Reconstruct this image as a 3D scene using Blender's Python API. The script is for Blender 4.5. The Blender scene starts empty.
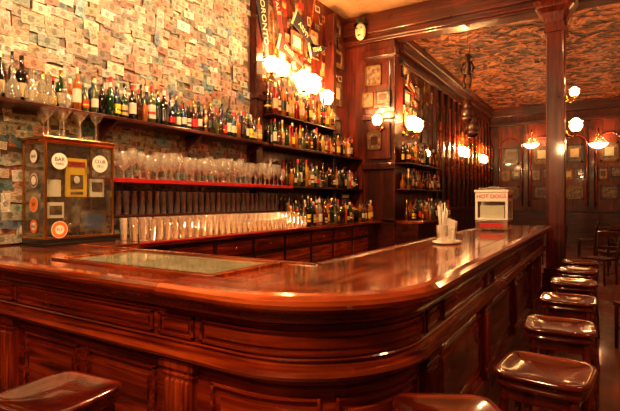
import bpy, bmesh, math, random
from mathutils import Vector, Matrix
R = random.Random(7)
scn = bpy.context.scene

# ------------------------------------------------------------------ materials
def nm(name):
    m = bpy.data.materials.new(name); m.use_nodes = True
    nt = m.node_tree
    return m, nt, nt.nodes["Principled BSDF"]
def setp(b, **k):
    for a, v in k.items():
        b.inputs[a.replace('_', ' ')].default_value = v
def ramp(nt, stops):
    r = nt.nodes.new('ShaderNodeValToRGB'); e = r.color_ramp.elements
    while len(e) < len(stops): e.new(0.5)
    for i, (p, c) in enumerate(stops):
        e[i].position = p; e[i].color = (*c, 1)
    return r
def wood(name, dark, mid, light, axis=0, uv=False, rough=.22, coat=.7, s=1.0, lo=.55, hi=1.4):
    m, nt, b = nm(name)
    tc = nt.nodes.new('ShaderNodeTexCoord'); mp = nt.nodes.new('ShaderNodeMapping')
    nt.links.new(tc.outputs['UV' if uv else 'Object'], mp.inputs['Vector'])
    sc = [16*s, 16*s, 16*s]; sc[axis] = 1.1*s
    mp.inputs['Scale'].default_value = sc
    n = nt.nodes.new('ShaderNodeTexNoise'); n.inputs['Scale'].default_value = 1.0
    n.inputs['Detail'].default_value = 6; n.inputs['Distortion'].default_value = .9
    nt.links.new(mp.outputs[0], n.inputs['Vector'])
    r = ramp(nt, [(.28, dark), (.5, mid), (.72, light)])
    nt.links.new(n.outputs['Fac'], r.inputs[0])
    n3 = nt.nodes.new('ShaderNodeTexNoise'); n3.inputs['Scale'].default_value = 1.8; n3.inputs['Detail'].default_value = 3
    nt.links.new(tc.outputs['Object'], n3.inputs['Vector'])
    mr3 = nt.nodes.new('ShaderNodeMapRange'); mr3.inputs['From Min'].default_value = .3; mr3.inputs['From Max'].default_value = .7
    mr3.inputs['To Min'].default_value = lo; mr3.inputs['To Max'].default_value = hi
    nt.links.new(n3.outputs['Fac'], mr3.inputs['Value'])
    vm = nt.nodes.new('ShaderNodeVectorMath'); vm.operation = 'SCALE'
    nt.links.new(r.outputs[0], vm.inputs[0]); nt.links.new(mr3.outputs[0], vm.inputs['Scale'])
    nt.links.new(vm.outputs[0], b.inputs['Base Color'])
    n2 = nt.nodes.new('ShaderNodeTexNoise'); n2.inputs['Scale'].default_value = 5
    nt.links.new(tc.outputs['Object'], n2.inputs['Vector'])
    mr = nt.nodes.new('ShaderNodeMapRange'); mr.inputs['To Min'].default_value = rough*.7; mr.inputs['To Max'].default_value = rough*1.5
    nt.links.new(n2.outputs['Fac'], mr.inputs['Value']); nt.links.new(mr.outputs[0], b.inputs['Roughness'])
    bp = nt.nodes.new('ShaderNodeBump'); bp.inputs['Strength'].default_value = .1; bp.inputs['Distance'].default_value = .01
    nt.links.new(n.outputs['Fac'], bp.inputs['Height']); nt.links.new(bp.outputs[0], b.inputs['Normal'])
    setp(b, Coat_Weight=coat, Coat_Roughness=.08)
    return m
def plain(name, col, rough=.5, metal=0, coat=0, emit=0, ecol=None, var=.12, scale=9):
    m, nt, b = nm(name)
    n = nt.nodes.new('ShaderNodeTexNoise'); n.inputs['Scale'].default_value = scale
    tc = nt.nodes.new('ShaderNodeTexCoord'); nt.links.new(tc.outputs['Object'], n.inputs['Vector'])
    r = ramp(nt, [(.3, tuple(c*(1-var) for c in col)), (.7, tuple(min(1, c*(1+var)) for c in col))])
    nt.links.new(n.outputs['Fac'], r.inputs[0]); nt.links.new(r.outputs[0], b.inputs['Base Color'])
    setp(b, Roughness=rough, Metallic=metal, Coat_Weight=coat)
    if emit:
        b.inputs['Emission Color'].default_value = (*(ecol or col), 1); b.inputs['Emission Strength'].default_value = emit
    return m
def glass(name, tint, body=0.06, bcol=(.8, .75, .65), blend=.35, gmin=.05):
    m, nt, b = nm(name); nt.nodes.remove(b)
    out = nt.nodes['Material Output']
    tr = nt.nodes.new('ShaderNodeBsdfTransparent'); tr.inputs[0].default_value = (*tint, 1)
    gl = nt.nodes.new('ShaderNodeBsdfGlossy'); gl.inputs['Roughness'].default_value = .05; gl.inputs[0].default_value = (1, 1, 1, 1)
    df = nt.nodes.new('ShaderNodeBsdfDiffuse'); df.inputs[0].default_value = (*bcol, 1)
    lw = nt.nodes.new('ShaderNodeLayerWeight'); lw.inputs['Blend'].default_value = blend
    mr = nt.nodes.new('ShaderNodeMapRange'); mr.inputs['To Min'].default_value = gmin; mr.inputs['To Max'].default_value = .8
    nt.links.new(lw.outputs['Facing'], mr.inputs['Value'])
    m1 = nt.nodes.new('ShaderNodeMixShader'); m1.inputs[0].default_value = body
    nt.links.new(tr.outputs[0], m1.inputs[1]); nt.links.new(df.outputs[0], m1.inputs[2])
    m2 = nt.nodes.new('ShaderNodeMixShader'); nt.links.new(mr.outputs[0], m2.inputs[0])
    nt.links.new(m1.outputs[0], m2.inputs[1]); nt.links.new(gl.outputs[0], m2.inputs[2])
    nt.links.new(m2.outputs[0], out.inputs[0])
    return m

BD, BM, BL = (.04, .005, .002), (.2, .024, .005), (.44, .085, .018)
W_uv = wood('mahogany_swept', BD, BM, BL, 0, uv=True)
W_x = wood('mahogany_x', BD, BM, BL, 0)
W_y = wood('mahogany_y', BD, BM, BL, 1)
W_z = wood('mahogany_z', BD, BM, BL, 2)
TC = ((.08, .013, .004), (.26, .05, .012), (.52, .15, .036))
T_x = wood('bartop_x', *TC, 0, rough=.13, coat=.8, lo=.4, hi=1.5)
T_y = wood('bartop_y', *TC, 1, rough=.13, coat=.8, lo=.4, hi=1.5)
DC = ((.014, .003, .0015), (.055, .008, .0035), (.11, .019, .007))
D_z = wood('dark_wood_z', *DC, 2, rough=.3, coat=.4)
D_y = wood('dark_wood_y', *DC, 1, rough=.3, coat=.4)
D_x = wood('dark_wood_x', *DC, 0, rough=.3, coat=.4)
RW = wood('red_wood_wall', (.03, .005, .003), (.095, .012, .005), (.18, .028, .01), 2, rough=.4, coat=.15)
ST = wood('stool_wood', (.03, .004, .002), (.11, .012, .005), (.24, .03, .011), 0, rough=.16, coat=1)
FL = wood('floor_wood', (.06, .015, .007), (.13, .03, .012), (.19, .048, .019), 1, rough=.4, coat=.1, s=.7)
brass = plain('brass', (.7, .42, .14), .25, 1)
oldgold = plain('aged_gilt', (.16, .08, .025), .4, .6)
chrome = plain('chrome', (.8, .8, .78), .15, 1)
black = plain('black_enamel', (.015, .013, .012), .3, coat=.5)
redp = plain('red_shelf_paint', (.45, .014, .015), .35, coat=.4)
white = plain('white_enamel', (.85, .8, .7), .3, coat=.4, var=.03)
cream = plain('cream_paper', (.6, .46, .28), .6)
tan_ = plain('tan_card', (.3, .17, .08), .6, var=.5)
yellow = plain('yellow_print', (.85, .55, .03), .5)
orange = plain('orange_print', (.75, .2, .04), .5)
redc = plain('red_print', (.5, .02, .015), .45)
bluep = plain('blue_print', (.05, .1, .22), .5)
greyph = plain('photo_grey', (.14, .085, .05), .4, var=.8, scale=14)
plaster = plain('plaster_tan', (.13, .05, .02), .7)
ceilp = plain('ceiling_plaster', (.3, .16, .08), .7)
G_clear = glass('clear_glass', (.96, .95, .93), .13, (1, .93, .8), .45, .08)
G_tumb = glass('tumbler_glass', (.95, .94, .92), .06, (1, .93, .8), .5, .07)
G_back = glass('tumbler_glass_brightened', (.95, .94, .92), .2, (1, .95, .85), .55, .1)  # tumbler glass copy, paler body painted in to lift rows in shelf shade
G_pane = glass('pane_glass', (.93, .95, .92), .02, blend=.12)
bulb = plain('lamp_bulb_glow', (1, .75, .4), .4, emit=160, ecol=(1, .58, .22), var=0)
bulbS = plain('lamp_bulb_soft', (1, .75, .4), .4, emit=40, ecol=(1, .6, .25), var=0)
bulb2 = plain('lamp_shade_glow', (1, .8, .5), .4, emit=5.5, ecol=(1, .54, .2), var=0)
opal = plain('opal_bowl_glow', (1, .85, .6), .4, emit=7, ecol=(1, .68, .36), var=0)

def pmat(name, col):
    return plain(name, col, .08, coat=1, var=.05)
BM_ = [glass('bottle_clear', (.8, .78, .7), .15), pmat('bottle_green', (.012, .045, .014)), pmat('bottle_amber', (.34, .1, .015)),
       pmat('bottle_brown', (.06, .016, .008)), pmat('bottle_black', (.01, .008, .008)), pmat('bottle_blue', (.015, .035, .08)),
       pmat('bottle_red', (.25, .015, .01)), plain('label_white', (.62, .55, .43), .5), plain('label_cream', (.45, .33, .17), .5),
       yellow, redc, brass, black, pmat('bottle_gold', (.55, .27, .04)), pmat('bottle_olive', (.08, .09, .02))]

# ------------------------------------------------------------------ mesh builder
class MB:
    def __init__(s): s.v = []; s.f = []; s.m = []; s.sm = []; s.uv = {}
    def add(s, vs, fs, mat=0, smooth=False, M=None, uvs=None):
        o = len(s.v)
        for p in vs:
            p = Vector(p)
            if M is not None: p = M @ p
            s.v.append(p)
        for i, f in enumerate(fs):
            if uvs: s.uv[len(s.f)] = uvs[i]
            s.f.append([o+k for k in f]); s.m.append(mat); s.sm.append(smooth)
    def bx(s, x0, x1, y0, y1, z0, z1, mat=0, M=None):
        vs = [(x, y, z) for z in (z0, z1) for y in (y0, y1) for x in (x0, x1)]
        s.add(vs, [(0, 2, 3, 1), (4, 5, 7, 6), (0, 1, 5, 4), (2, 6, 7, 3), (0, 4, 6, 2), (1, 3, 7, 5)], mat, False, M)
    def lathe(s, prof, loc=(0, 0, 0), mat=0, seg=12, M=None, smooth=True, sq=None):
        vs = []; rings = []
        for r, z in prof:
            if r < 1e-5:
                rings.append([len(vs)]); vs.append((loc[0], loc[1], loc[2]+z))
            else:
                ring = []
                for k in range(seg):
                    a = 2*math.pi*k/seg; c, d = math.cos(a), math.sin(a)
                    q = 1.0
                    if sq: q = 1/((abs(c)**sq+abs(d)**sq)**(1/sq))
                    ring.append(len(vs)); vs.append((loc[0]+r*q*c, loc[1]+r*q*d, loc[2]+z))
                rings.append(ring)
        fs = []
        for a, b in zip(rings[:-1], rings[1:]):
            if len(a) == 1 and len(b) == 1: continue
            for k in range(seg):
                k2 = (k+1) % seg
                if len(a) == 1: fs.append((a[0], b[k2], b[k]))
                elif len(b) == 1: fs.append((a[k], a[k2], b[0]))
                else: fs.append((a[k], a[k2], b[k2], b[k]))
        s.add(vs, fs, mat, smooth, M)
    def tube(s, p0, p1, r0, r1=None, seg=10, mat=0):
        r1 = r0 if r1 is None else r1
        p0 = Vector(p0); p1 = Vector(p1); d = p1-p0
        M = Matrix.Translation(p0) @ d.to_track_quat('Z', 'Y').to_matrix().to_4x4()
        L = d.length
        s.lathe([(0, 0), (r0, 0), (r1, L), (0, L)], mat=mat, seg=seg, M=M)
    def ptube(s, pts, r, seg=8, mat=0):
        for a, b in zip(pts[:-1], pts[1:]): s.tube(a, b, r, r, seg, mat)
        for p in pts: s.ball(p, r, mat, 8)
    def ball(s, p, r, mat=0, seg=14, sx=1, sy=1, sz=1, M=None):
        n = max(6, seg//2)
        prof = [(math.sin(math.pi*i/n), -math.cos(math.pi*i/n)) for i in range(n+1)]
        prof[0] = (0, -1); prof[-1] = (0, 1)
        T = Matrix.Translation(Vector(p)) @ Matrix.Diagonal((r*sx, r*sy, r*sz, 1))
        if M is not None: T = M @ T
        s.lathe(prof, mat=mat, seg=seg, M=T)
    def prism(s, pts, ext, mat=0, M=None):
        n = len(pts); e = Vector(ext)
        vs = [Vector(p) for p in pts]+[Vector(p)+e for p in pts]
        fs = [tuple(range(n)), tuple(range(2*n-1, n-1, -1))]+[(i, (i+1) % n, n+(i+1) % n, n+i) for i in range(n)]
        s.add(vs, fs, mat, False, M)
    def obj(s, name, mats, parent=None, bevel=0, col=None):
        me = bpy.data.meshes.new(name)
        me.from_pydata([tuple(v) for v in s.v], [], s.f)
        for m in mats: me.materials.append(m)
        me.polygons.foreach_set('material_index', s.m)
        me.polygons.foreach_set('use_smooth', s.sm)
        if s.uv:
            l = me.uv_layers.new(name='UVMap')
            for i, u in s.uv.items():
                p = me.polygons[i]
                for k, li in enumerate(p.loop_indices): l.data[li].uv = u[k]
        if not s.uv:
            bm = bmesh.new(); bm.from_mesh(me); bmesh.ops.recalc_face_normals(bm, faces=bm.faces); bm.to_mesh(me); bm.free()
        o = bpy.data.objects.new(name, me); scn.collection.objects.link(o)
        if parent: o.parent = parent
        if bevel:
            b = o.modifiers.new('bevel', 'BEVEL'); b.width = bevel; b.segments = 2; b.limit_method = 'ANGLE'; b.angle_limit = math.radians(40)
        return o
def empty(name, loc=(0, 0, 0), rot=0):
    e = bpy.data.objects.new(name, None); e.empty_display_size = .1
    e.location = loc; e.rotation_euler = (0, 0, rot); scn.collection.objects.link(e); return e
def text(name, body, size, loc, rot, mat, parent=None, ext=.002):
    c = bpy.data.curves.new(name, 'FONT'); c.body = body; c.size = size; c.extrude = ext
    c.align_x = 'CENTER'; c.align_y = 'CENTER'
    o = bpy.data.objects.new(name, c); o.location = loc; o.rotation_euler = rot
    c.materials.append(mat); scn.collection.objects.link(o)
    if parent: o.parent = parent
    return o
H90 = math.pi/2

# ------------------------------------------------------------------ room shell
WX = -4.45; SX = -3.4; SY = 8.7; FY = 17.9; RX = 2.4; BY = -2.2; CZ1 = 5.2; CZ2 = 4.75
def single(name, args, mat, bevel=0):
    b = MB(); b.bx(*args); return b.obj(name, [mat], None, bevel)
single('floor', (WX-.1, RX+.1, BY-.1, FY+.1, -.1, 0), FL)
single('wall_left', (WX-.1, WX, BY-.1, SY, 0, CZ1), RW)
single('wall_back', (WX-.1, RX+.1, BY-.1, BY, 0, CZ1), plaster)
single('wall_right', (RX, RX+.1, BY, FY, 0, CZ1), plaster)
single('ceiling', (WX-.1, RX+.1, BY-.1, SY+.05, CZ1, CZ1+.1), ceilp)
m, nt, b = nm('embossed_copper_ceiling')
tc = nt.nodes.new('ShaderNodeTexCoord')
n = nt.nodes.new('ShaderNodeTexNoise'); n.inputs['Scale'].default_value = 2.3; n.inputs['Detail'].default_value = 4; n.inputs['Distortion'].default_value = 1.9
nt.links.new(tc.outputs['Object'], n.inputs['Vector'])
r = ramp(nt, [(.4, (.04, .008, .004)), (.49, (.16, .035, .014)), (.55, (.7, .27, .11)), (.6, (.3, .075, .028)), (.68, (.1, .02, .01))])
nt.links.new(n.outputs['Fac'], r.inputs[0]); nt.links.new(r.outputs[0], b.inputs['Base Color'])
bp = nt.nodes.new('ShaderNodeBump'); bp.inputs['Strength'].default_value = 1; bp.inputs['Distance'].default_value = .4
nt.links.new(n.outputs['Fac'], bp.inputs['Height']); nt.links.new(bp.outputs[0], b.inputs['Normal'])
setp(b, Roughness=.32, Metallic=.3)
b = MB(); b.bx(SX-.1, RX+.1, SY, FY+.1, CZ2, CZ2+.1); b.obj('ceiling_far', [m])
b = MB(); b.bx(WX-.1, SX, SY, SY+.3, 0, CZ1); b.bx(SX-.1, SX, SY+.3, FY, 0, CZ1); b.obj('wall_step', [RW])
single('wall_far', (SX-.1, RX+.1, FY, FY+.1, 0, CZ1), RW)
b = MB()
b.bx(WX, RX, SY-.15, SY+.2, 4.62, CZ1); b.bx(WX, RX, SY-.22, SY-.15, 4.78, CZ1-.12); b.bx(WX, RX, SY-.19, SY-.15, 4.66, 4.72)
b.obj('ceiling_beam', [D_x], None, .015)
b = MB(); b.bx(SX, SX+.16, SY+.2, FY, CZ2-.14, CZ2); b.bx(SX, SX+.1, SY+.2, FY, CZ2-.3, CZ2-.14); b.bx(SX, SX+.06, SY+.2, FY, 4.2, 4.26)
b.obj('trim_crown_left', [D_y], None, .01)
b = MB(); b.bx(SX, RX, FY-.16, FY, CZ2-.3, CZ2); b.bx(SX, RX, FY-.22, FY, 4.1, 4.22); b.obj('trim_crown_far', [D_x], None, .01)
b = MB(); b.bx(SX, RX, FY-.06, FY, 0, 1.1); b.bx(SX, RX, FY-.1, FY, 1.1, 1.18); b.obj('baseboard_far', [D_x], None, .01)
b = MB()
x = SX+.15
while x < RX-.9:
    b.bx(x, x+.14, FY-.12, FY, 1.18, 4.1, 0)
    b.bx(x-.02, x+.16, FY-.15, FY, 3.72, 3.82, 0)
    pts = []
    c = x+.56
    for i in range(13):
        a = math.pi*i/12; pts.append((c+.36*math.cos(a), FY-.06, 3.3+.36*math.sin(a)))
    for i in range(12):
        b.tube(pts[i], pts[i+1], .03, .03, 6, 1)
    b.tube((c-.36, FY-.06, 1.3), (c-.36, FY-.06, 3.3), .03, .03, 6, 1); b.tube((c+.36, FY-.06, 1.3), (c+.36, FY-.06, 3.3), .03, .03, 6, 1)
    x += .98
b.obj('wall_panelling', [D_z, W_z], None, .006)
b = MB()
y = SY+2.4
while y < FY-.3:
    b.bx(SX, SX+.07, y, y+.13, 1.3, 4.2, 0)
    b.bx(SX, SX+.03, y+.2, y+.42, 1.9, 3.9, 1)
    b.lathe([(0, 0), (.03, 0), (.035, .5), (.05, 1.1), (.035, 1.3), (0, 1.32)], (SX+.1, y+.31, 2.1), 2, 8)
    y += .52
b.bx(SX, SX+.1, SY+2.3, FY, 1.2, 1.3, 0); b.bx(SX, SX+.05, SY+2.3, FY, 0, 1.2, 0)
b.obj('wall_panelling', [D_z, W_z, T_x], None, .006)

# ------------------------------------------------------------------ banknote wall
note_m, nt, bs = nm('banknote_paper')
at = nt.nodes.new('ShaderNodeAttribute'); at.attribute_name = 'note_col'
uvn = nt.nodes.new('ShaderNodeUVMap'); uvn.uv_map = 'UVMap'
def math_(op, a, bb=None):
    q = nt.nodes.new('ShaderNodeMath'); q.operation = op
    for i, x in enumerate((a, bb)):
        if x is None: continue
        if isinstance(x, (int, float)): q.inputs[i].default_value = x
        else: nt.links.new(x, q.inputs[i])
    return q.outputs[0]
sp = nt.nodes.new('ShaderNodeSeparateXYZ'); nt.links.new(uvn.outputs[0], sp.inputs[0])
fx = math_('FRACT', sp.outputs[0]); fy = sp.outputs[1]
dx = math_('MULTIPLY', math_('SUBTRACT', fx, .42), 2.1); dy = math_('SUBTRACT', fy, .5)
dist = math_('SQRT', math_('ADD', math_('MULTIPLY', dx, dx), math_('MULTIPLY', dy, dy)))
oval = math_('LESS_THAN', dist, .3)
bdx = math_('ABSOLUTE', math_('SUBTRACT', fx, .5)); bdy = math_('ABSOLUTE', math_('SUBTRACT', fy, .5))
edge = math_('MAXIMUM', math_('MULTIPLY', math_('GREATER_THAN', bdx, .46), 1), math_('GREATER_THAN', bdy, .43))
nz = nt.nodes.new('ShaderNodeTexNoise'); nz.inputs['Scale'].default_value = 6; nz.inputs['Detail'].default_value = 3
nt.links.new(uvn.outputs[0], nz.inputs['Vector'])
k = math_('ADD', math_('MULTIPLY', nz.outputs['Fac'], 2.0), -.18)
k = math_('MULTIPLY', k, math_('SUBTRACT', 1, math_('MULTIPLY', oval, .5)))
k = math_('ADD', k, math_('MULTIPLY', edge, .15)); k = math_('MAXIMUM', k, .08)
vm = nt.nodes.new('ShaderNodeVectorMath'); vm.operation = 'SCALE'
nt.links.new(at.outputs['Color'], vm.inputs[0]); nt.links.new(k, vm.inputs['Scale'])
nt.links.new(vm.outputs[0], bs.inputs['Base Color']); setp(bs, Roughness=.55)
pal_hi = [(.5, .33, .21), (.42, .27, .18), (.56, .34, .26), (.34, .25, .18), (.5, .26, .19), (.66, .52, .37), (.26, .22, .17), (.42, .31, .17), (.33, .32, .22), (.58, .38, .32), (.36, .18, .13), (.26, .3, .24), (.46, .44, .34)]
pal_lo = [(.5, .48, .38), (.3, .38, .3), (.62, .6, .52), (.2, .34, .34), (.5, .38, .27), (.52, .22, .14), (.72, .68, .57), (.17, .22, .28), (.55, .54, .42)]
vs = []; fs = []; cols = []; uvs = []
z = 1.16; row = 0
while z < 5.1:
    y = 1.2+R.uniform(-.08, .08)
    while y < 5.42:
        L = R.choice([.14, .155, .165, .18, .2]); Hh = L*R.uniform(.46, .58)
        a = R.gauss(0, .08)
        if R.random() < .1: a += H90
        cy, cz = y+R.gauss(0, .02), z+R.gauss(0, .02); x = WX+.003+R.random()*.02
        o = len(vs)
        for (p, q) in ((-1, -1), (1, -1), (1, 1), (-1, 1)):
            py, pz = p*L/2, q*Hh/2
            vs.append((x+R.random()*.004, min(5.49, cy+py*math.cos(a)-pz*math.sin(a)), max(1.115, cz+py*math.sin(a)+pz*math.cos(a))))
        fs.append((o, o+1, o+2, o+3))
        lo = (y < 2.9 and z < 2.7)
        c = R.choice(pal_lo if (R.random() < (.85 if lo else .14)) else pal_hi); g = R.uniform(.65, 1.25)
        cols.append(tuple(min(.85, e*g) for e in c)); ii = R.randint(0, 60)
        uvs.append([(ii+.001, 0), (ii+.999, 0), (ii+.999, 1), (ii+.001, 1)])
        y += L*.86
    z += .069; row += 1
o0_ = len(vs); vs += [(WX+.002, 1.1, 1.115), (WX+.002, 5.49, 1.115), (WX+.002, 5.49, 5.15), (WX+.002, 1.1, 5.15)]; fs.append((o0_, o0_+1, o0_+2, o0_+3))
cols.append((.16, .1, .06)); uvs.append([(.3, .3), (.31, .3), (.31, .31), (.3, .31)])
me = bpy.data.meshes.new('banknotes'); me.from_pydata(vs, [], fs); me.materials.append(note_m)
ul = me.uv_layers.new(name='UVMap')
flat = [c for q in uvs for p in q for c in p]; ul.data.foreach_set('uv', flat)
ca = me.color_attributes.new('note_col', 'FLOAT_COLOR', 'CORNER')
ca.data.foreach_set('color', [v for c in cols for _ in range(4) for v in (*c, 1)])
o = bpy.data.objects.new('banknotes', me); scn.collection.objects.link(o)

# ------------------------------------------------------------------ bar counter
X0 = WX; YF = 1.5; RR = .7; CX, CY = -1.35, 2.2; YE = 8.0
L1 = CX-X0; L2 = RR*H90; L3 = YE-CY; LT = L1+L2+L3
def bat(s):
    if s <= L1: return Vector((X0+s, YF, 0)), Vector((0, -1, 0))
    if s <= L1+L2:
        a = -H90+(s-L1)/RR; nn = Vector((math.cos(a), math.sin(a), 0)); return Vector((CX, CY, 0))+nn*RR, nn
    return Vector((CX+RR, CY+(s-L1-L2), 0)), Vector((1, 0, 0))
def ssamp(s0, s1):
    S = {round(s0, 5), round(s1, 5)}
    for i in range(25):
        q = L1+L2*i/24
        if s0 < q < s1: S.add(round(q, 5))
    return sorted(S)
def sweep(mb, s0, s1, prof, mat=0, smooth=False):
    S = ssamp(s0, s1); n = len(prof); vs = []; fs = []; uv = []
    cum = [0]
    for i in range(n): cum.append(cum[-1]+math.dist(prof[i], prof[(i+1) % n]))
    for s in S:
        p, nn = bat(s)
        for (o_, z_) in prof: vs.append((p.x+nn.x*o_, p.y+nn.y*o_, z_))
    for j in range(len(S)-1):
        for i in range(n):
            i2 = (i+1) % n
            fs.append((j*n+i, (j+1)*n+i, (j+1)*n+i2, j*n+i2))
            uv.append([(S[j], cum[i]), (S[j+1], cum[i]), (S[j+1], cum[i+1]), (S[j], cum[i+1])])
    e = (len(S)-1)*n
    fs.append(tuple(range(n))); uv.append([(p_[0], p_[1]) for p_ in prof])
    fs.append(tuple(e+i for i in range(n-1, -1, -1))); uv.append([(prof[i][0], prof[i][1]) for i in range(n-1, -1, -1)])
    mb.add(vs, fs, mat, smooth, None, uv)

bar = empty('bar_counter')
b = MB()
body = [(-.55, 0), (-.09, 0), (-.09, .14), (-.12, .17), (-.12, .735), (-.075, .74), (-.045, .752), (-.035, .77), (-.045, .79), (-.07, .80),
        (-.085, .81), (-.085, .975), (-.07, .985), (-.06, 1.0), (-.055, 1.02), (-.03, 1.035), (-.03, 1.05), (-.55, 1.05)]
sweep(b, 0, LT, body)
b.obj('body', [W_uv], bar)
b = MB()
rail = [(-.2, 1.09), (-.19, 1.108), (-.17, 1.113), (-.05, 1.113), (-.015, 1.108), (.006, 1.094), (.012, 1.078), (.006, 1.062), (-.008, 1.052), (-.03, 1.045), (-.2, 1.045)]
sweep(b, 0, 2.7, rail); sweep(b, 4.55, LT, rail)
rail2 = [(-.26, 1.09), (-.25, 1.112), (-.23, 1.12), (-.04, 1.12), (.0, 1.114), (.025, 1.098), (.032, 1.08), (.025, 1.062), (.008, 1.05), (-.02, 1.042), (-.26, 1.042)]
sweep(b, 2.7, 4.55, rail2)
b.obj('edge_rail', [wood('bartop_rail', (.09, .014, .004), (.27, .046, .011), (.52, .13, .03), 0, uv=True, rough=.13, coat=.9)], bar)
b = MB()
for zc, oo in ((.965, -.078), (.83, -.078), (.70, -.113)):
    sweep(b, 0, LT, [(oo-.02, zc-.007), (oo, zc-.006), (oo+.006, zc), (oo, zc+.006), (oo-.02, zc+.007)])
b.obj('beads', [W_uv], bar)
pil = [1.1, 2.72, 4.4, 5.8, 7.2, 8.6, 9.45]
b = MB()
def panel(s0, s1, z0, z1, o0, th=.012, bw=.025):
    sweep(b, s0, s1, [(o0-.01, z0), (o0+th, z0+.003), (o0+th, z0+.013), (o0-.01, z0+.016)])
    sweep(b, s0, s1, [(o0-.01, z1-.016), (o0+th, z1-.013), (o0+th, z1-.003), (o0-.01, z1)])
    for q in (s0, s1-.016): sweep(b, q, q+.016, [(o0-.01, z0), (o0+th, z0), (o0+th, z1), (o0-.01, z1)])
    sweep(b, s0+bw+.01, s1-bw-.01, [(o0-.01, z0+bw), (o0+th*.8, z0+bw+.01), (o0+th*.8, z1-bw-.01), (o0-.01, z1-bw)])
prev = .05
for q in pil:
    if q-.16 > prev: panel(prev, q-.16, .845, .955, -.085)
    panel(q-.12, q+.12, .845, .955, -.085)
    if q-.14 > prev:
        n_ = max(1, round((q-.14-prev)/.8)); w = (q-.14-prev)/n_
        for i in range(n_): panel(prev+i*w+.04, prev+(i+1)*w-.04, .22, .66, -.12, .018, .05)
    prev = q+.16
b.obj('panels', [W_uv], bar)
b = MB()
for q in pil:
    p, nn = bat(q); t = Vector((-nn.y, nn.x, 0))
    M = Matrix(((t.x, nn.x, 0, p.x), (t.y, nn.y, 0, p.y), (0, 0, 1, 0), (0, 0, 0, 1)))
    b.bx(-.1, .1, -.14, -.085, .14, .72, 0, M)
    b.bx(-.115, .115, -.14, -.07, .69, .735, 0, M); b.bx(-.108, .108, -.14, -.076, .655, .67, 0, M); b.bx(-.115, .115, -.14, -.07, .14, .22, 0, M)
    for i in range(5):
        x = -.068+i*.034
        b.lathe([(0, .25), (.012, .25), (.012, .63), (0, .64)], (x, -.084, 0), 0, 8, M)
b.obj('pilasters', [W_z], bar, .004)
YI = 2.5; XI = -1.5
b = MB(); b.bx(X0, XI, YF+.1, YI, 1.05, 1.099); b.obj('top_short', [T_x], bar, .004)
b = MB()
pts = []
for s in ssamp(XI-X0, LT):
    p, nn = bat(s); pts.append((p.x-nn.x*.1, p.y-nn.y*.1, 1.05))
pts += [(XI, YE, 1.05)]
b.prism(pts, (0, 0, .049)); b.obj('top_long', [T_y], bar, .004)
b = MB(); b.bx(XI-.02, XI+.03, YI-.02, YE, 1.03, 1.108); b.bx(X0+.9, XI+.03, YI-.03, YI+.02, 1.03, 1.108); b.obj('inner_edge', [W_y], bar, .01)
b = MB(); px0, px1, py0, py1 = -3.05, -1.72, 1.80, 2.38
for (a0, a1, c0, c1) in ((px0-.05, px1+.05, py0-.05, py0), (px0-.05, px1+.05, py1, py1+.05), (px0-.05, px0, py0, py1), (px1, px1+.05, py0, py1)):
    b.bx(a0, a1, c0, c1, 1.095, 1.118, 0)
b.bx(px0, px1, py0, py1, 1.095, 1.104, 1)
b.obj('glass_inset', [T_x, plain('green_grey_glass', (.34, .34, .22), .18, coat=.7, var=.25)], bar, .004)

# ------------------------------------------------------------------ back bar
bb = empty('back_bar')
b = MB()
b.bx(WX, -3.76, YI+.03, SY, .0, 1.05, 0); b.bx(WX, -3.66, YI+.03, SY, 1.05, 1.10, 1)
b.bx(SX, -2.95, SY, 11.0, 0, 1.05, 0); b.bx(SX, -2.85, SY, 11.0, 1.05, 1.10, 1)
b.bx(WX, SX, SY-.06, SY, 0, 1.05, 0)
y = YI+.15
while y < SY-.6:
    b.bx(-3.77, -3.745, y, y+.62, .84, 1.0, 2); b.bx(-3.77, -3.745, y, y+.62, .15, .78, 2)
    b.ball((-3.735, y+.31, .92), .018, 3, 10); y += .7
b.obj('cabinet', [D_y, T_y, W_y, brass], bb, .006)
b = MB()
b.bx(WX, -4.1, 1.3, 5.5, 2.30, 2.335, 0)
b.bx(WX, -4.1, 5.62, SY, 2.30, 2.335, 0)
b.bx(WX, -4.14, 5.7, 7.7, 2.78, 2.805, 0)
b.bx(WX, -4.1, 6.1, SY, 1.69, 1.72, 0)
b.bx(WX, -4.2, 2.95, 6.0, 1.32, 1.345, 0)
b.bx(SX, SX+.28, SY, 11, 1.69, 1.72, 0); b.bx(SX, SX+.28, SY, 11, 2.2, 2.23, 0)
for y in (1.9, 3.0, 4.2, 5.4):
    b.prism([(WX, y, 2.3), (WX+.3, y, 2.3), (WX+.26, y, 2.26), (WX+.06, y, 2.16), (WX, y, 2.1)], (0, .03, 0), 0)
b.obj('shelves', [D_y], bb, .004)
b = MB(); b.bx(WX, -4.08, 2.9, 6.1, 1.685, 1.715, 0); b.bx(-4.1, -4.075, 2.9, 6.1, 1.678, 1.722, 0); b.bx(-3.665, -3.645, 2.9, 5.9, 1.08, 1.1, 0)
b.obj('red_shelf', [redp], bb, .003)
b = MB()
for (y0, y1, d) in ((5.5, 5.66, .12), (7.72, 7.84, .2)):
    b.bx(WX, WX+d, y0, y1, 1.1, 5.0, 0); b.bx(WX, WX+d+.04, y0-.03, y1+.03, 3.0, 3.08, 0); b.bx(WX, WX+d+.04, y0-.03, y1+.03, 1.1, 1.2, 0)
b.bx(WX+.45, SX+.02, SY-.12, SY, 1.1, 4.62, 0); b.bx(WX+.52, SX-.06, SY-.16, SY-.12, 2.3, 3.0, 1); b.bx(WX+.52, SX-.06, SY-.16, SY-.12, 3.3, 4.2, 0)
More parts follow.
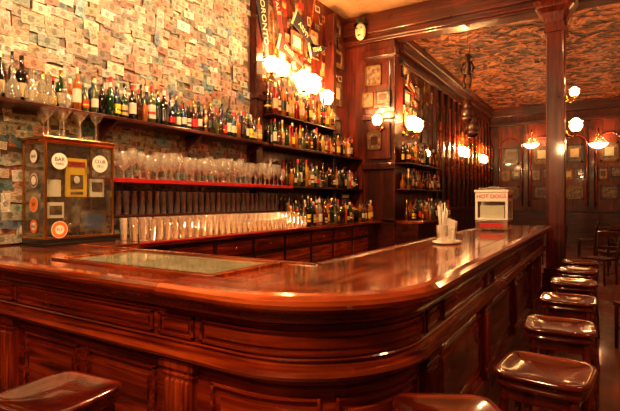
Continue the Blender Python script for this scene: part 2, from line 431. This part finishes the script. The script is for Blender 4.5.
b.bx(WX+.4, SX+.07, SY-.2, SY, 4.3, 4.45, 0); b.bx(WX+.4, SX+.05, SY-.18, SY, 3.08, 3.2, 0); b.bx(WX+.4, SX+.05, SY-.2, SY, 2.1, 2.22, 0)
b.bx(WX, WX+.05, 5.66, 7.72, 3.15, 3.3, 0)
b.obj('pilasters', [D_z, RW], bb, .01)

# ------------------------------------------------------------------ bottles
def bottle(mb, x, y, z, h, r, kind, body, label, cap, seg=10):
    if kind == 0: pr = [(0, 0), (r, .003), (r, .6*h), (.85*r, .68*h), (.36*r, .76*h), (.34*r, .92*h)]
    elif kind == 1: pr = [(0, 0), (r, .003), (r, .66*h), (.9*r, .7*h), (.4*r, .73*h), (.38*r, .92*h)]
    elif kind == 2: pr = [(0, 0), (.85*r, .003), (.85*r, .48*h), (.6*r, .6*h), (.33*r, .74*h), (.3*r, .93*h)]
    elif kind == 4: pr = [(0, 0), (1.1*r, .003), (1.2*r, .2*h), (1.1*r, .42*h), (.55*r, .52*h), (.4*r, .6*h), (.36*r, .9*h)]
    else: pr = [(0, 0), (.95*r, .003), (1.25*r, .18*h), (1.15*r, .38*h), (.5*r, .58*h), (.34*r, .66*h), (.4*r, .9*h)]
    sq = 5 if kind == 1 and r > .04 else None
    mb.lathe(pr, (x, y, z), body, seg, sq=sq)
    rr = pr[1][0]*1.02
    if kind < 3 and label is not None:
        a, c = R.uniform(.12, .2)*h, (.42 if kind == 2 else R.uniform(.4, .52))*h
        mb.lathe([(rr, a), (rr, c)], (x, y, z), label, seg, sq=sq)
        if R.random() < .4: mb.lathe([(rr*1.01, a+.3*(c-a)), (rr*1.01, a+.5*(c-a))], (x, y, z), R.choice([9, 10, 12, 11]), seg, sq=sq)
    e = pr[-1]
    if kind == 3: mb.ball((x, y, z+e[1]+.02), .022, body, 8)
    else: mb.lathe([(e[0]*1.2, e[1]-.06*h), (e[0]*1.2, h), (0, h)], (x, y, z), cap, 8)
def rowb(mb, xs, y0, y1, z, sp, hmin, hmax, dens=1, axis='y', pal=None):
    pal = pal or [0, 1, 1, 2, 2, 3, 3, 4, 4, 6, 13, 14]
    for x in xs:
        y = y0+R.random()*.03
        while y < y1:
            rad = R.uniform(.03, .052)
            if R.random() < dens:
                h = R.uniform(hmin, hmax)
                bottle(mb, x+R.uniform(-.01, .01), y, z, h, rad, R.choice([0, 0, 0, 1, 1, 2, 2, 4]), R.choice(pal), R.choice([7, 7, 8, 8, 9, 10, 12, 12, None, None]), R.choice([10, 11, 12, 12, 7]))
            y += max(sp, rad*2+.006)*R.uniform(.95, 1.08)
b = MB()
y = 1.75
while y < 2.55:
    bottle(b, -4.2, y, 2.336, R.uniform(.26, .36), R.uniform(.045, .058), 3, 0, None, 11); y += .15
rowb(b, [-4.2], 2.6, 5.42, 2.336, .08, .27, .42, pal=[0, 1, 1, 3, 3, 4, 4, 5, 2, 14])
rowb(b, [-4.34], 1.5, 5.4, 2.336, .08, .3, .46, pal=[1, 3, 4, 4, 5, 2, 0])
b.obj('liquor_bottles', BM_)
b = MB()
rowb(b, [-4.18, -4.32], 5.75, SY-.25, 2.336, .08, .28, .42); rowb(b, [-4.2, -4.33], 5.78, 7.65, 2.806, .085, .34, .56, pal=[0, 2, 2, 13, 13, 1, 6, 3])
rowb(b, [-4.16, -4.3], 6.15, SY-.2, 1.721, .08, .26, .46)
b.obj('liquor_bottles', BM_)
b = MB()
rowb(b, [-3.78, -3.92, -4.06], 5.98, 7.6, 1.101, .08, .26, .44); rowb(b, [-4.3, -4.18], 6.05, 7.6, 1.101, .085, .34, .5); rowb(b, [-3.8], 7.9, 8.45, 1.101, .09, .28, .42)
b.obj('liquor_bottles', BM_)
b = MB()
rowb(b, [-2.95, -3.08, -3.22], SY+.1, 10.8, 1.101, .08, .26, .44); rowb(b, [-3.18, -3.3], SY+.1, 10.9, 1.721, .08, .28, .42)
rowb(b, [-3.18, -3.3], SY+.1, 10.9, 2.231, .08, .28, .46)
b.obj('liquor_bottles', BM_)

# ------------------------------------------------------------------ glasses
def wine(mb, x, y, z, s=1, kind=0):
    if kind == 0: pr = [(0, .003), (.034, .003), (.008, .012), (.004, .03), (.004, .1), (.02, .115), (.036, .14), (.038, .17), (.031, .215)]
    elif kind == 1: pr = [(0, .003), (.036, .003), (.008, .01), (.004, .03), (.004, .12), (.03, .15), (.056, .19)]
    elif kind == 2: pr = [(0, .003), (.03, .003), (.006, .012), (.004, .03), (.004, .09), (.015, .11), (.024, .16), (.022, .23)]
    else: pr = [(0, .003), (.036, .003), (.008, .01), (.005, .025), (.005, .06), (.035, .085), (.05, .12), (.046, .16), (.034, .2)]
    mb.lathe([(r*s, q*s) for r, q in pr], (x, y, z), 0, 12)
def tumbler(mb, x, y, z, h, r, flip, mat=0):
    pr = [(0, .006), (r*.8, .006), (r*.78, 0), (r, h), (r*.93, h), (r*.75, .012)]
    if flip: pr = [(q, h-w) for q, w in pr]
    mb.lathe(pr, (x, y, z), mat, 12)
b = MB()
y = 2.98
while y < 6.0:
    k = 0 if y < 4 else R.choice([0, 3, 1])
    for x in (-4.15, -4.3): wine(b, x+R.uniform(-.01, .01), y, 1.716, R.uniform(1.25, 1.6), R.choice([0, 0, k, 3]))
    y += .108
for (x, y) in ((-4.12, 2.3), (-4.25, 2.33), (-4.12, 2.44), (-4.25, 2.48), (-4.12, 2.6), (-4.24, 2.66), (-4.12, 2.76)):
    wine(b, x, y, 2.061, 1.3, R.choice([1, 0, 1]))
b.obj('stemware_glasses', [G_clear])
b = MB()
y = 3.0
while y < 5.9:
    tumbler(b, -3.74, y+R.uniform(-.008, .008), 1.101, .16, .04, False); tumbler(b, -3.87, y+R.uniform(-.008, .008), 1.101, .21, .04, False)
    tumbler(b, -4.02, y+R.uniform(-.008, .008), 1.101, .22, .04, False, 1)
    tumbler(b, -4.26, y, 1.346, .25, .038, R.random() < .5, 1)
    y += .1
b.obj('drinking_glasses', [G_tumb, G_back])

# ------------------------------------------------------------------ display case
dc = empty('display_case', (-4.4, 2.22, 1.1))
b = MB(); w, l, h = .37, .67, .95
b.bx(0, w, 0, l, 0, .06, 0); b.bx(-.01, w+.012, -.012, l+.012, .0, .025, 0); b.bx(-.01, w+.012, -.012, l+.012, h-.02, h, 1); b.bx(0, w+.004, -.004, l+.004, h-.045, h-.02, 4)
b.bx(.0, .01, 0, l, .06, h-.03, 2)
for x in (0, w-.022):
    for y in (0, l-.022): b.bx(x, x+.022, y, y+.022, .06, h-.03, 1)
b.bx(w-.022, w, .022, l-.022, .06, .08, 1); b.bx(w-.022, w, .022, l-.022, h-.06, h-.045, 1); b.bx(.022, w-.022, 0, .022, .06, .08, 1); b.bx(.022, w-.022, 0, .022, h-.06, h-.045, 1)
b.bx(.03, w-.06, .03, l-.03, .42, .43, 3)
b.obj('frame', [black, brass, plain('case_backing', (.2, .12, .07), .6, var=.9, scale=11), G_pane, W_y], dc, .003)
b = MB(); b.bx(w-.012, w-.008, .022, l-.022, .08, h-.05, 0); b.bx(.022, w-.022, .008, .012, .08, h-.05, 0); b.obj('panes', [G_pane], dc)
b = MB()
def disc(c, r, n, cols_):
    M = Matrix.Translation(c) @ (Vector(n).to_track_quat('Z', 'Y').to_matrix().to_4x4())
    z0 = 0
    for f, mt in cols_:
        b.lathe([(r*f, z0), (r*f, z0+.001), (0, z0+.001)], mat=mt, seg=28, M=M, smooth=False); z0 += .001
xf = w+.001
disc((xf, .13, .74), .075, (1, 0, 0), [(1, 5), (.95, 0)]); disc((xf, .52, .74), .085, (1, 0, 0), [(1, 5), (.94, 0)])
disc((xf, .13, .14), .075, (1, 0, 0), [(1, 0), (.92, 2), (.55, 0)])
b.bx(w-.07, w-.05, .22, .42, .43, .78, 1); b.bx(w-.05, w-.046, .26, .38, .5, .63, 5); b.bx(w-.05, w-.046, .24, .4, .7, .75, 3); b.bx(w-.05, w-.046, .26, .38, .45, .475, 5)
b.ball((w-.046, .32, .585), .03, 0, 12, .1, 1, 1.2)
b.bx(w-.07, w-.05, .36, .62, .1, .3, 5); b.bx(w-.05, w-.047, .39, .59, .13, .27, 4); b.bx(w-.07, w-.05, .05, .2, .24, .38, 0); b.bx(w-.05, w-.047, .07, .18, .27, .35, 5)
b.bx(w-.1, w-.08, .47, .62, .43, .6, 0); b.bx(w-.08, w-.077, .49, .6, .48, .57, 5); b.bx(w-.1, w-.08, .06, .19, .43, .58, 0)
for (py_, pz_, hh) in ((.28, .06, .2), (.33, .06, .14), (.5, .43, .12), (.1, .43, .18), (.16, .43, .14), (.24, .06, .28), (.45, .06, .22)):
    b.lathe([(0, 0), (.025, 0), (.03, hh*.3), (.012, hh*.6), (.022, hh*.8), (0, hh)], (w-.18, py_, pz_), 6, 12)
disc((.2, -.001, .78), .06, (0, -1, 0), [(1, 5), (.93, 0)]); disc((.2, -.001, .57), .062, (0, -1, 0), [(1, 0), (.9, 5), (.6, 0)])
disc((.2, -.001, .36), .066, (0, -1, 0), [(1, 0), (.93, 2)]); disc((.2, -.001, .17), .06, (0, -1, 0), [(1, 2), (.6, 0)])
b.obj('stickers_and_trinkets', [white, yellow, orange, redc, bluep, greyph, brass], dc)
for (yy, zz, tt, ss) in ((.13, .755, 'BAR', .05), (.13, .715, 'PARIS', .03), (.52, .76, 'CLUB', .045), (.52, .715, '1911', .04), (.13, .14, 'FLY', .035), (.32, .725, 'SOUPE', .035)):
    text('sticker_text', tt, ss, (xf+.003 if zz != .725 else w-.045, yy, zz), (H90, 0, H90), black, dc, .0005)
for (zz, tt) in ((.78, 'BAR'), (.36, 'IBF'), (.17, 'ALE')): text('sticker_text', tt, .04, (.2, -.004, zz), (H90, 0, 0), black, dc, .0005)

# ------------------------------------------------------------------ countertop warmer cabinet
hs = empty('countertop_food_warmer', (-1.4, 6.4, 1.1))
b = MB()
b.bx(0, .4, 0, .4, .02, .13, 1); b.bx(.0, .4, 0, .4, .14, .16, 0)
for x in (0, .37):
    for y in (0, .37): b.bx(x, x+.03, y, y+.03, .16, .38, 0)
b.bx(.0, .4, 0, .4, .38, .52, 0); b.bx(-.012, .412, -.012, .412, .5, .53, 0); b.bx(.03, .37, .03, .37, .53, .56, 1)
b.bx(.14, .26, .17, .23, .56, .575, 1); b.bx(.05, .35, .05, .35, .16, .33, 2); b.bx(.03, .37, .36, .37, .16, .38, 0)
for x in (.03, .37):
    for y in (.03, .37): b.lathe([(0, 0), (.02, 0), (.02, .03)], (x, y, 0), 1, 8)
b.bx(.06, .34, -.006, 0, .05, .1, 3)
b.obj('cabinet', [white, chrome, white, redc], hs, .006)
b = MB(); b.bx(.03, .37, .004, .008, .16, .38, 0); b.bx(.392, .396, .03, .37, .16, .38, 0); b.obj('glass_panes', [G_pane], hs)
text('lettering', 'HOT DOGS', .07, (.2, -.003, .445), (H90, 0, 0), redc, hs); text('lettering_side', 'HOT DOGS', .07, (.403, .2, .445), (H90, 0, H90), redc, hs)

nt_ = empty('napkin_and_straw_tray', (-1.2, 4.35, 1.1))
b = MB()
Mt = Matrix.Diagonal((.85, 1.35, 1, 1))
b.lathe([(0, 0.003), (.12, .003), (.15, .02), (.145, .022), (.115, .01), (0, .01)], mat=0, seg=28, M=Mt)
b.lathe([(0, .012), (.045, .012), (.055, .17), (.05, .17), (.043, .02)], (-.02, -.09, 0), 1, 16)
for i in range(14):
    a = R.random()*6.28; q = R.uniform(.01, .035)
    b.tube((-.02+q*.6*math.cos(a), -.09+q*.6*math.sin(a), .02), (-.02+q*2*math.cos(a), -.09+q*2*math.sin(a), R.uniform(.28, .38)), .004, .004, 6, 0)
b.lathe([(0, .012), (.05, .012), (.062, .14), (.056, .14), (.046, .02)], (.01, .06, 0), 1, 16)
for i in range(6):
    b.prism([(.01-.045, .02+i*.013, .03), (.01+.045, .02+i*.013, .03), (.01+.06, .015+i*.015, .2), (.01-.02, .015+i*.015, .23), (.01-.055, .015+i*.015, .19)], (0, .004, 0), 0)
b.obj('tray', [white, G_clear], nt_)

cr = empty('cash_register', (-4.35, 7.9, 1.1))
b = MB()
b.bx(0, .42, 0, .42, 0, .1, 0)
b.prism([(0, .02, .1), (.4, .02, .1), (.36, .02, .2), (.2, .02, .3), (.16, .02, .42), (0, .02, .42)], (0, .38, 0), 1)
b.bx(.0, .15, .04, .38, .42, .52, 0); b.bx(.15, .155, .07, .35, .44, .5, 2)
for i in range(5):
    for j in range(3): b.lathe([(.014, 0), (.016, .03), (0, .033)], (.34-j*.055, .08+i*.065, .2+j*.035), 3, 8)
b.obj('register', [black, D_y, cream, brass], cr, .008)

# ------------------------------------------------------------------ wooden column
b = MB(); cx, cy = -.6, 8.45; hw = .135
CW = wood('column_wood', (.025, .004, .002), (.085, .011, .005), (.16, .026, .01), 2, rough=.3, coat=.4)
b.bx(cx-hw-.05, cx+hw+.05, cy-hw-.05, cy+hw+.05, 0, .35); b.bx(cx-hw-.03, cx+hw+.03, cy-hw-.03, cy+hw+.03, .35, .42)
b.bx(cx-hw, cx+hw, cy-hw, cy+hw, .42, 4.45)
for dx_ in (-1, 1):
    b.bx(cx+dx_*(hw-.02)-.012, cx+dx_*(hw-.02)+.012, cy-hw-.012, cy-hw, .6, 4.1)
b.bx(cx-hw-.03, cx+hw+.03, cy-hw-.03, cy+hw+.03, 4.15, 4.22)
b.lathe([(hw*1.1, 4.3), (hw*1.5, 4.45), (hw*2.0, 4.52), (hw*2.0, 4.56), (hw*2.3, 4.62)], (cx, cy, 0), 0, 32, smooth=False, sq=8)
b.obj('wooden_column', [CW], None, .012)

# ------------------------------------------------------------------ lamps
def lampl(e, loc, watt, soft=.05, col=(1, .52, .2)):
    l = bpy.data.lights.new('lamp_light', 'POINT'); l.energy = watt; l.color = col; l.shadow_soft_size = soft
    o = bpy.data.objects.new('lamp_light', l); o.location = loc; o.parent = e; scn.collection.objects.link(o)
def sconce(loc, n, size=1, n_sh=1, bm_=None, name='wall_sconce', reach=.24, watt=0):
    e = empty(name, loc); n = Vector(n); t = Vector((-n.y, n.x, 0)); b = MB()
    M = n.to_track_quat('Z', 'Y').to_matrix().to_4x4()
    b.lathe([(0, 0), (.06, 0), (.055, .015), (.02, .03), (0, .035)], mat=0, seg=14, M=M)
    b2 = MB()
    for i in range(n_sh):
        off = (i-(n_sh-1)/2)*.28
        tip = n*reach+t*off
        b.ptube([n*.02, n*.5*reach+t*off*.6+Vector((0, 0, -.07)), n*.85*reach+t*off+Vector((0, 0, -.04)), tip], .009, 8, 0)
        b.lathe([(0, 0), (.03, .0), (.035, .03), (.02, .04)], tuple(tip), 0, 12)
        s = size
        b2.lathe([(.025, .02), (.05*s, .035), (.075*s, .07*s), (.082*s, .1*s), (.074*s, .125*s), (.08*s, .145*s), (.088*s, .15*s)], tuple(tip), 0, 18)
        b2.ball(tip+Vector((0, 0, .125*s)), .068*s, 1, 14)
    b.obj('bracket', [brass], e); b2.obj('shade', [bulb2, bm_ or bulb], e)
    if watt: lampl(e, n*(reach+.06)+Vector((0, 0, .3)), watt)
    return e
sconce((WX, 5.86, 3.4), (1, 0, 0), 1.4, 2, watt=42); sconce((WX, 6.75, 3.3), (1, 0, 0), 1.9, 2, watt=65); sconce((WX, 7.4, 3.2), (1, 0, 0), 1.5, 1, watt=40)
sconce((-3.62, SY-.16, 2.9), (0, -1, 0), 1.2, 1, watt=22); sconce((SX, 9.1, 2.85), (1, 0, 0), 1.6, 2, watt=52); sconce((SX, 9.9, 2.4), (1, 0, 0), .9, 1, bulbS)
sconce((SX, 13.1, 2.65), (1, 0, 0), 1.5, 2, watt=55); sconce((SX, 15.6, 2.65), (1, 0, 0), 1.4, 2, watt=40)
sconce((cx+hw, cy, 3.1), (1, 0, 0), .9, 1, bulbS, reach=.12, watt=12); sconce((cx+hw, cy, 2.55), (1, 0, 0), 1.2, 1, bulbS, reach=.14)
def bowl_sconce(loc, n, r):
    e = empty('bowl_wall_lamp', loc); n = Vector(n); b = MB()
    b.ptube([n*.02+Vector((0, 0, .3)), n*(.5*r+.1)+Vector((0, 0, .5)), n*(r+.1)+Vector((0, 0, .3))], .016, 8, 0)
    for i in range(3):
        a = i*2.09; b.tube(tuple(n*(r+.1)+Vector((0, 0, .3))), tuple(n*(r+.1)+Vector((r*.95*math.cos(a), r*.95*math.sin(a), 0))), .006, .006, 6, 0)
    b.obj('bracket', [brass], e); b = MB()
    b.lathe([(0, -.6*r), (.3*r, -.55*r), (.65*r, -.4*r), (.92*r, -.15*r), (r, 0), (.96*r, 0), (.6*r, -.33*r), (0, -.5*r)], tuple(n*(r+.1)), 0, 24)
    b.obj('bowl', [opal], e); lampl(e, n*(r+.1)+Vector((0, 0, .12)), 32)
bowl_sconce((-2.0, FY, 3.4), (0, -1, 0), .26); bowl_sconce((-.05, FY, 3.3), (0, -1, 0), .28)
def fill_pendant(loc, zc, watt, vis=True, col=(1, .6, .28), r=.2, soft=.12):  # added fixtures out of view, put in to light bar front and note wall
    e = empty('added_fill_pendant', loc); b = MB(); L = zc-loc[2]
    b.tube((0, 0, .12), (0, 0, L), .01, .01, 8, 0); b.lathe([(0, L-.03), (.06, L-.03), (.07, L)], mat=0, seg=16)
    b.lathe([(.02, .13), (.05, .1), (.03, .06)], mat=0, seg=14)
    b.obj('stem', [brass], e)
    b = MB(); b.lathe([(.03, .1), (r*.6, .07), (r*.9, .01), (r, -.06), (r*.97, -.06), (r*.85, 0), (.03, .09)], mat=0, seg=28); b.ball((0, 0, -.0), .05, 1, 12)
    b.obj('shade', [white, bulb2], e)
    lampl(e, (0, 0, -.2), watt, soft, col)
fill_pendant((-2.5, 3.9, 4.35), CZ1, 350, col=(1, .64, .33)); fill_pendant((-3.0, 1.0, 3.9), CZ1, 220, col=(1, .64, .33)); fill_pendant((-1.0, -.2, 3.3), CZ1, 290)
fill_pendant((-2.6, 6.4, 4.85), CZ1, 120); fill_pendant((1.2, 3.2, 3.6), CZ1, 50)
sconce((RX, 11.0, 2.7), (-1, 0, 0), 1.6, 2, watt=60); sconce((RX, 15.0, 2.7), (-1, 0, 0), 1.6, 2, watt=45)

# ------------------------------------------------------------------ stools
def stool(x, y, rot=0):
    e = empty('bar_stool', (x, y, 0), rot)
    b = MB()
    Q = [(0, .732), (.05, .733), (.1, .737), (.14, .746), (.165, .755), (.18, .758), (.19, .754), (.194, .745), (.19, .735), (.178, .729), (.172, .718), (.178, .708), (.182, .7), (.176, .69), (.16, .688), (.0, .688)]
    b.lathe(Q, mat=0, seg=48, sq=5)
    b.obj('seat', [ST], e)
    b = MB()
    b.bx(-.145, .145, -.145, -.125, .63, .7); b.bx(-.145, .145, .125, .145, .63, .7); b.bx(-.145, -.125, -.125, .125, .63, .7); b.bx(.125, .145, -.125, .125, .63, .7)
    P = {}
    for sx in (-1, 1):
        for sy in (-1, 1):
            t = Vector((sx*.13, sy*.13, .7)); q = Vector((sx*.185, sy*.185, 0)); P[(sx, sy)] = (t, q)
            b.tube(q, q.lerp(t, .35), .016, .022, 10); b.tube(q.lerp(t, .35), q.lerp(t, .7), .022, .017, 10); b.tube(q.lerp(t, .7), t, .017, .022, 10)
    for (a, c) in (((-1, -1), (1, -1)), ((1, -1), (1, 1)), ((1, 1), (-1, 1)), ((-1, 1), (-1, -1))):
        for f in (.3, .62):
            if f > .5 and a[0] != c[0]: continue
            b.tube(P[a][1].lerp(P[a][0], f), P[c][1].lerp(P[c][0], f), .011, .011, 8)
    b.obj('legs', [ST], e, .002)
stool(-1.8, 1.04, .12); stool(-.44, 1.64, .5)
for i, y in enumerate((2.33, 3.19, 4.08, 4.95, 5.8, 6.6)): stool(-.21, y, (-.1, .06, 0, .05, -.04, 0)[i])

def chair(x, y, rot):
    e = empty('dining_chair', (x, y, 0), rot); b = MB()
    b.bx(-.21, .21, -.2, .2, .43, .47)
    for sx in (-.18, .18):
        b.tube((sx, .18, 0), (sx, .18, .45), .018, .02, 8); b.tube((sx, -.18, 0), (sx, -.18, .45), .02, .02, 8); b.tube((sx, -.18, .45), (sx*1.05, -.26, .92), .02, .016, 8)
    b.bx(-.2, .2, -.27, -.235, .82, .93); b.bx(-.18, .18, -.245, -.22, .6, .66)
    for i in range(4): b.tube((-.12+i*.08, -.225, .62), (-.12+i*.08, -.25, .85), .009, .009, 6)
    for sx in (-.18, .18): b.tube((sx, .18, .2), (sx, -.18, .2), .011, .011, 6)
    b.obj('frame', [D_z], e, .005)
chair(.38, 5.6, 2.0); chair(.3, 12.6, 2.8); chair(.2, 11.2, .5); chair(.9, 13.2, -2.0); chair(-.3, 14.4, 1.5); chair(.0, 9.9, 2.6); chair(-.9, 12.0, .4)
for (tx, ty) in ((.75, 12.0), (.25, 15.2)):
    b = MB(); b.lathe([(0, 0), (.25, 0), (.25, .03), (.05, .06), (.04, .7), (.15, .72), (.38, .73), (.38, .76), (0, .76)], (tx, ty, 0), 0, 28); b.obj('round_table', [D_x])

# ------------------------------------------------------------------ wall decorations
def frame_(cx_, cy_, cz_, w, h, n, fm, pm, dep=.03, fw=.03):
    e = empty('framed_picture', (cx_, cy_, cz_), {(1, 0): H90, (0, -1): 0}[n]); b = MB()
    b.bx(-w/2, w/2, -dep*.6, 0, -h/2, h/2, 1)
    for a in ((-w/2, w/2, h/2-fw, h/2), (-w/2, w/2, -h/2, -h/2+fw), (-w/2, -w/2+fw, -h/2, h/2), (w/2-fw, w/2, -h/2, h/2)):
        b.bx(a[0], a[1], -dep, 0, a[2], a[3], 0)
    b.bx(-w/4, w/4, -dep*.7, -dep*.5, -h/5, h/4, 2)
    b.obj('frame', [fm, pm, R.choice([greyph, D_z, cream])], e, .003)
for (y, z, w, h) in ((6.1, 4.3, .5, .6), (6.75, 4.2, .45, .4), (7.3, 4.35, .4, .5), (8.2, 3.6, .4, .5), (8.25, 4.3, .4, .4), (8.2, 2.95, .35, .3), (6.3, 3.85, .3, .24), (7.1, 3.8, .3, .26)):
    frame_(WX+.001, y, z, w, h, (1, 0), R.choice([D_z, oldgold, black]), R.choice([greyph, greyph, tan_]))
for i in range(5):
    x = SX+.71+i*.98
    frame_(x, FY-.001, 3.05, .5, .62, (0, -1), oldgold if i % 2 else black, greyph, fw=.06)
    frame_(x-.17, FY-.001, 2.35, .28, .4, (0, -1), D_z if i % 2 else oldgold, tan_, fw=.04); frame_(x+.17, FY-.001, 2.4, .28, .34, (0, -1), black, greyph, fw=.04)
    frame_(x, FY-.001, 1.75, .5, .45, (0, -1), oldgold if i % 2 == 0 else D_z, greyph, fw=.05)
for y, z in ((9.3, 3.6), (9.9, 3.8), (10.5, 3.5), (10.4, 2.95), (9.2, 4.15), (9.75, 3.3), (10.6, 4.1), (9.3, 3.15)):
    frame_(SX+.001, y, z, .4, .34, (1, 0), R.choice([black, oldgold]), R.choice([greyph, greyph, tan_]))
for x, z, w, h in ((-3.8, 3.95, .34, .4), (-3.6, 3.5, .3, .26), (-3.92, 3.48, .24, .3), (-3.78, 2.66, .3, .36)):
    frame_(x, SY-.161, z, w, h, (0, -1), R.choice([black, oldgold]), R.choice([greyph, tan_]))
def cards(n, x, y0, y1, z0, z1):
    b = MB()
    for i in range(n):
        y, z = R.uniform(y0, y1), R.uniform(z0, z1); w2, h2 = R.choice([(.08, .055), (.055, .08), (.11, .08), (.05, .13), (.07, .07)]); a = R.gauss(0, .15)
        M = Matrix.Translation((x+.002*(i % 7), y, z)) @ Matrix.Rotation(a, 4, 'X')
        mt = R.choice([0, 1, 1, 2, 2, 3, 4, 5, 5])
        b.bx(0, .003, -w2, w2, -h2, h2, mt, M)
        if R.random() < .5: b.bx(.003, .0035, -w2*.7, w2*.7, -h2*.6, h2*.7, R.choice([1, 2, 5]), M)
    b.obj('pinned_postcards', [cream, tan_, greyph, redc, black, D_z])
cards(150, WX+.002, 5.78, 8.38, 3.42, 5.02)
cards(90, SX+.002, 9.15, 11.0, 2.78, 4.1)
def pennant(loc, L, h, ang, mat, txt):
    e = empty('felt_pennant', loc); b = MB()
    Rm = Matrix.Rotation(ang, 4, 'X')
    b.prism([(0, 0, h/2), (0, L, 0), (0, 0, -h/2)], (.01, 0, 0), 0, Rm); b.bx(0, .014, -.02, .02, -h/2, h/2, 1, Rm)
    b.obj('felt', [mat, cream], e)
    tp = Rm @ Vector((.013, L*.36, 0))
    o = text('lettering', txt, h*.42, tp, (H90, 0, H90), cream, e)
    o.rotation_euler = (Rm.to_3x3() @ Matrix(((0, 0, 1), (1, 0, 0), (0, 1, 0)))).to_euler()
navy = plain('felt_black', (.02, .014, .02), .9); maroon = plain('felt_maroon', (.14, .012, .012), .9)
pennant((WX+.13, 5.58, 4.65), 1.2, .36, -1.4, navy, 'TORONTO'); pennant((WX+.06, 5.98, 4.9), .9, .3, -1.2, maroon, 'YALE')
pennant((WX+.06, 6.6, 4.6), .9, .32, -.5, navy, 'ARMY'); pennant((WX+.06, 7.9, 4.5), .8, .3, -1.4, maroon, 'NAVY')
pennant((WX+.06, 6.15, 4.05), .8, .26, -.3, maroon, 'OHIO'); pennant((WX+.06, 7.1, 4.15), .7, .26, .35, navy, 'TEXAS'); pennant((SX+.05, 9.2, 3.95), .8, .26, -.35, maroon, 'IOWA')

def glove(b, p, s=1, side=1):
    p = Vector(p)
    b.ball(p, .1*s, 0, 16, 1, .85, 1.25); b.ball(p+Vector((0, 0, -.09*s)), .1*s, 0, 16, 1.05, .95, .8)
    b.ball(p+Vector((side*.085*s, 0, 0)), .045*s, 0, 12, .8, .8, 1.5)
    b.lathe([(.06*s, .09*s), (.065*s, .12*s), (.075*s, .22*s), (.05*s, .22*s)], tuple(p), 0, 16)
e = empty('hanging_boxing_gloves', (-2.35, 10.0, 3.3)); b = MB()
glove(b, (0, 0, 0), 1.2, 1); glove(b, (.1, .05, -.3), 1.2, -1); b.tube((0, 0, .25), (.05, 0, CZ2-3.3), .004, .004, 6, 1); b.tube((.1, .05, -.05), (.05, 0, CZ2-3.3), .004, .004, 6, 1)
b.obj('gloves', [plain('old_leather', (.05, .016, .01), .35, coat=.3), D_z], e)
e = empty('hanging_marionette', (-2.2, 9.4, 3.95)); b = MB()
b.ball((0, 0, .32), .07, 0, 14, 1, 1, 1.15); b.ball((0, -.06, .3), .035, 0, 10); b.ball((-.07, 0, .33), .02, 0, 8); b.ball((.07, 0, .33), .02, 0, 8)
b.lathe([(0, -.02), (.05, 0), (.07, .08), (.05, .17), (.075, .22), (.03, .27), (.03, .3)], mat=0, seg=14)
for s in (-1, 1):
    b.ptube([(s*.07, 0, .22), (s*.12, -.02, .12), (s*.1, -.06, .02)], .02, 8, 0); b.ptube([(s*.04, 0, 0), (s*.07, -.04, -.13), (s*.04, .0, -.26), (s*.05, -.06, -.28)], .024, 8, 0)
b.tube((0, 0, .38), (0, 0, CZ2-3.95), .004, .004, 6, 0)
b.obj('figure', [plain('dark_carved_wood', (.035, .012, .008), .4)], e)
e = empty('carved_mask', (-4.02, SY-.225, 4.82)); b = MB()
b.ball((0, -.07, 0), .13, 0, 18, .85, .6, 1.35); b.ball((0, -.15, -.01), .03, 0, 10, .8, 1, 1.6); b.ball((-.045, -.14, .05), .018, 1, 8); b.ball((.045, -.14, .05), .018, 1, 8); b.ball((0, -.14, -.09), .03, 1, 8, 1.4, .5, .5)
b.lathe([(.14, .12), (.15, .14), (.1, .16), (.09, .26), (0, .27)], (0, -.07, 0), 1, 18)
b.obj('mask', [cream, black], e)
for (yy, zz, a) in ((7.0, 4.4, -.25), (8.0, 3.85, .3), (5.95, 3.75, .1)):
    e = empty('baseball_bat', (WX+.12, yy, zz)); b = MB()
    b.lathe([(0, 0), (.02, 0), (.022, .015), (.013, .03), (.014, .35), (.032, .65), (.034, .8), (.02, .84), (0, .845)], mat=0, seg=14, M=Matrix.Rotation(a, 4, 'X') @ Matrix.Scale(.8, 4))
    b.obj('bat', [T_x], e)

# ------------------------------------------------------------------ camera & view
cam = bpy.data.cameras.new('camera'); co = bpy.data.objects.new('camera', cam); scn.collection.objects.link(co)
cam.sensor_width = 36; cam.lens = 470/620*36; cam.shift_y = -5.5/620
co.location = (0, 0, 1.5); co.rotation_euler = (H90, 0, math.radians(31.7)); cam.clip_start = .05
scn.camera = co
w = bpy.data.worlds.new('world'); scn.world = w; w.use_nodes = True
w.node_tree.nodes['Background'].inputs[0].default_value = (.25, .14, .08, 1); w.node_tree.nodes['Background'].inputs[1].default_value = .1
scn.view_settings.view_transform = 'Standard'
try: scn.view_settings.look = 'Medium High Contrast'
except Exception as ex: print('look', ex)
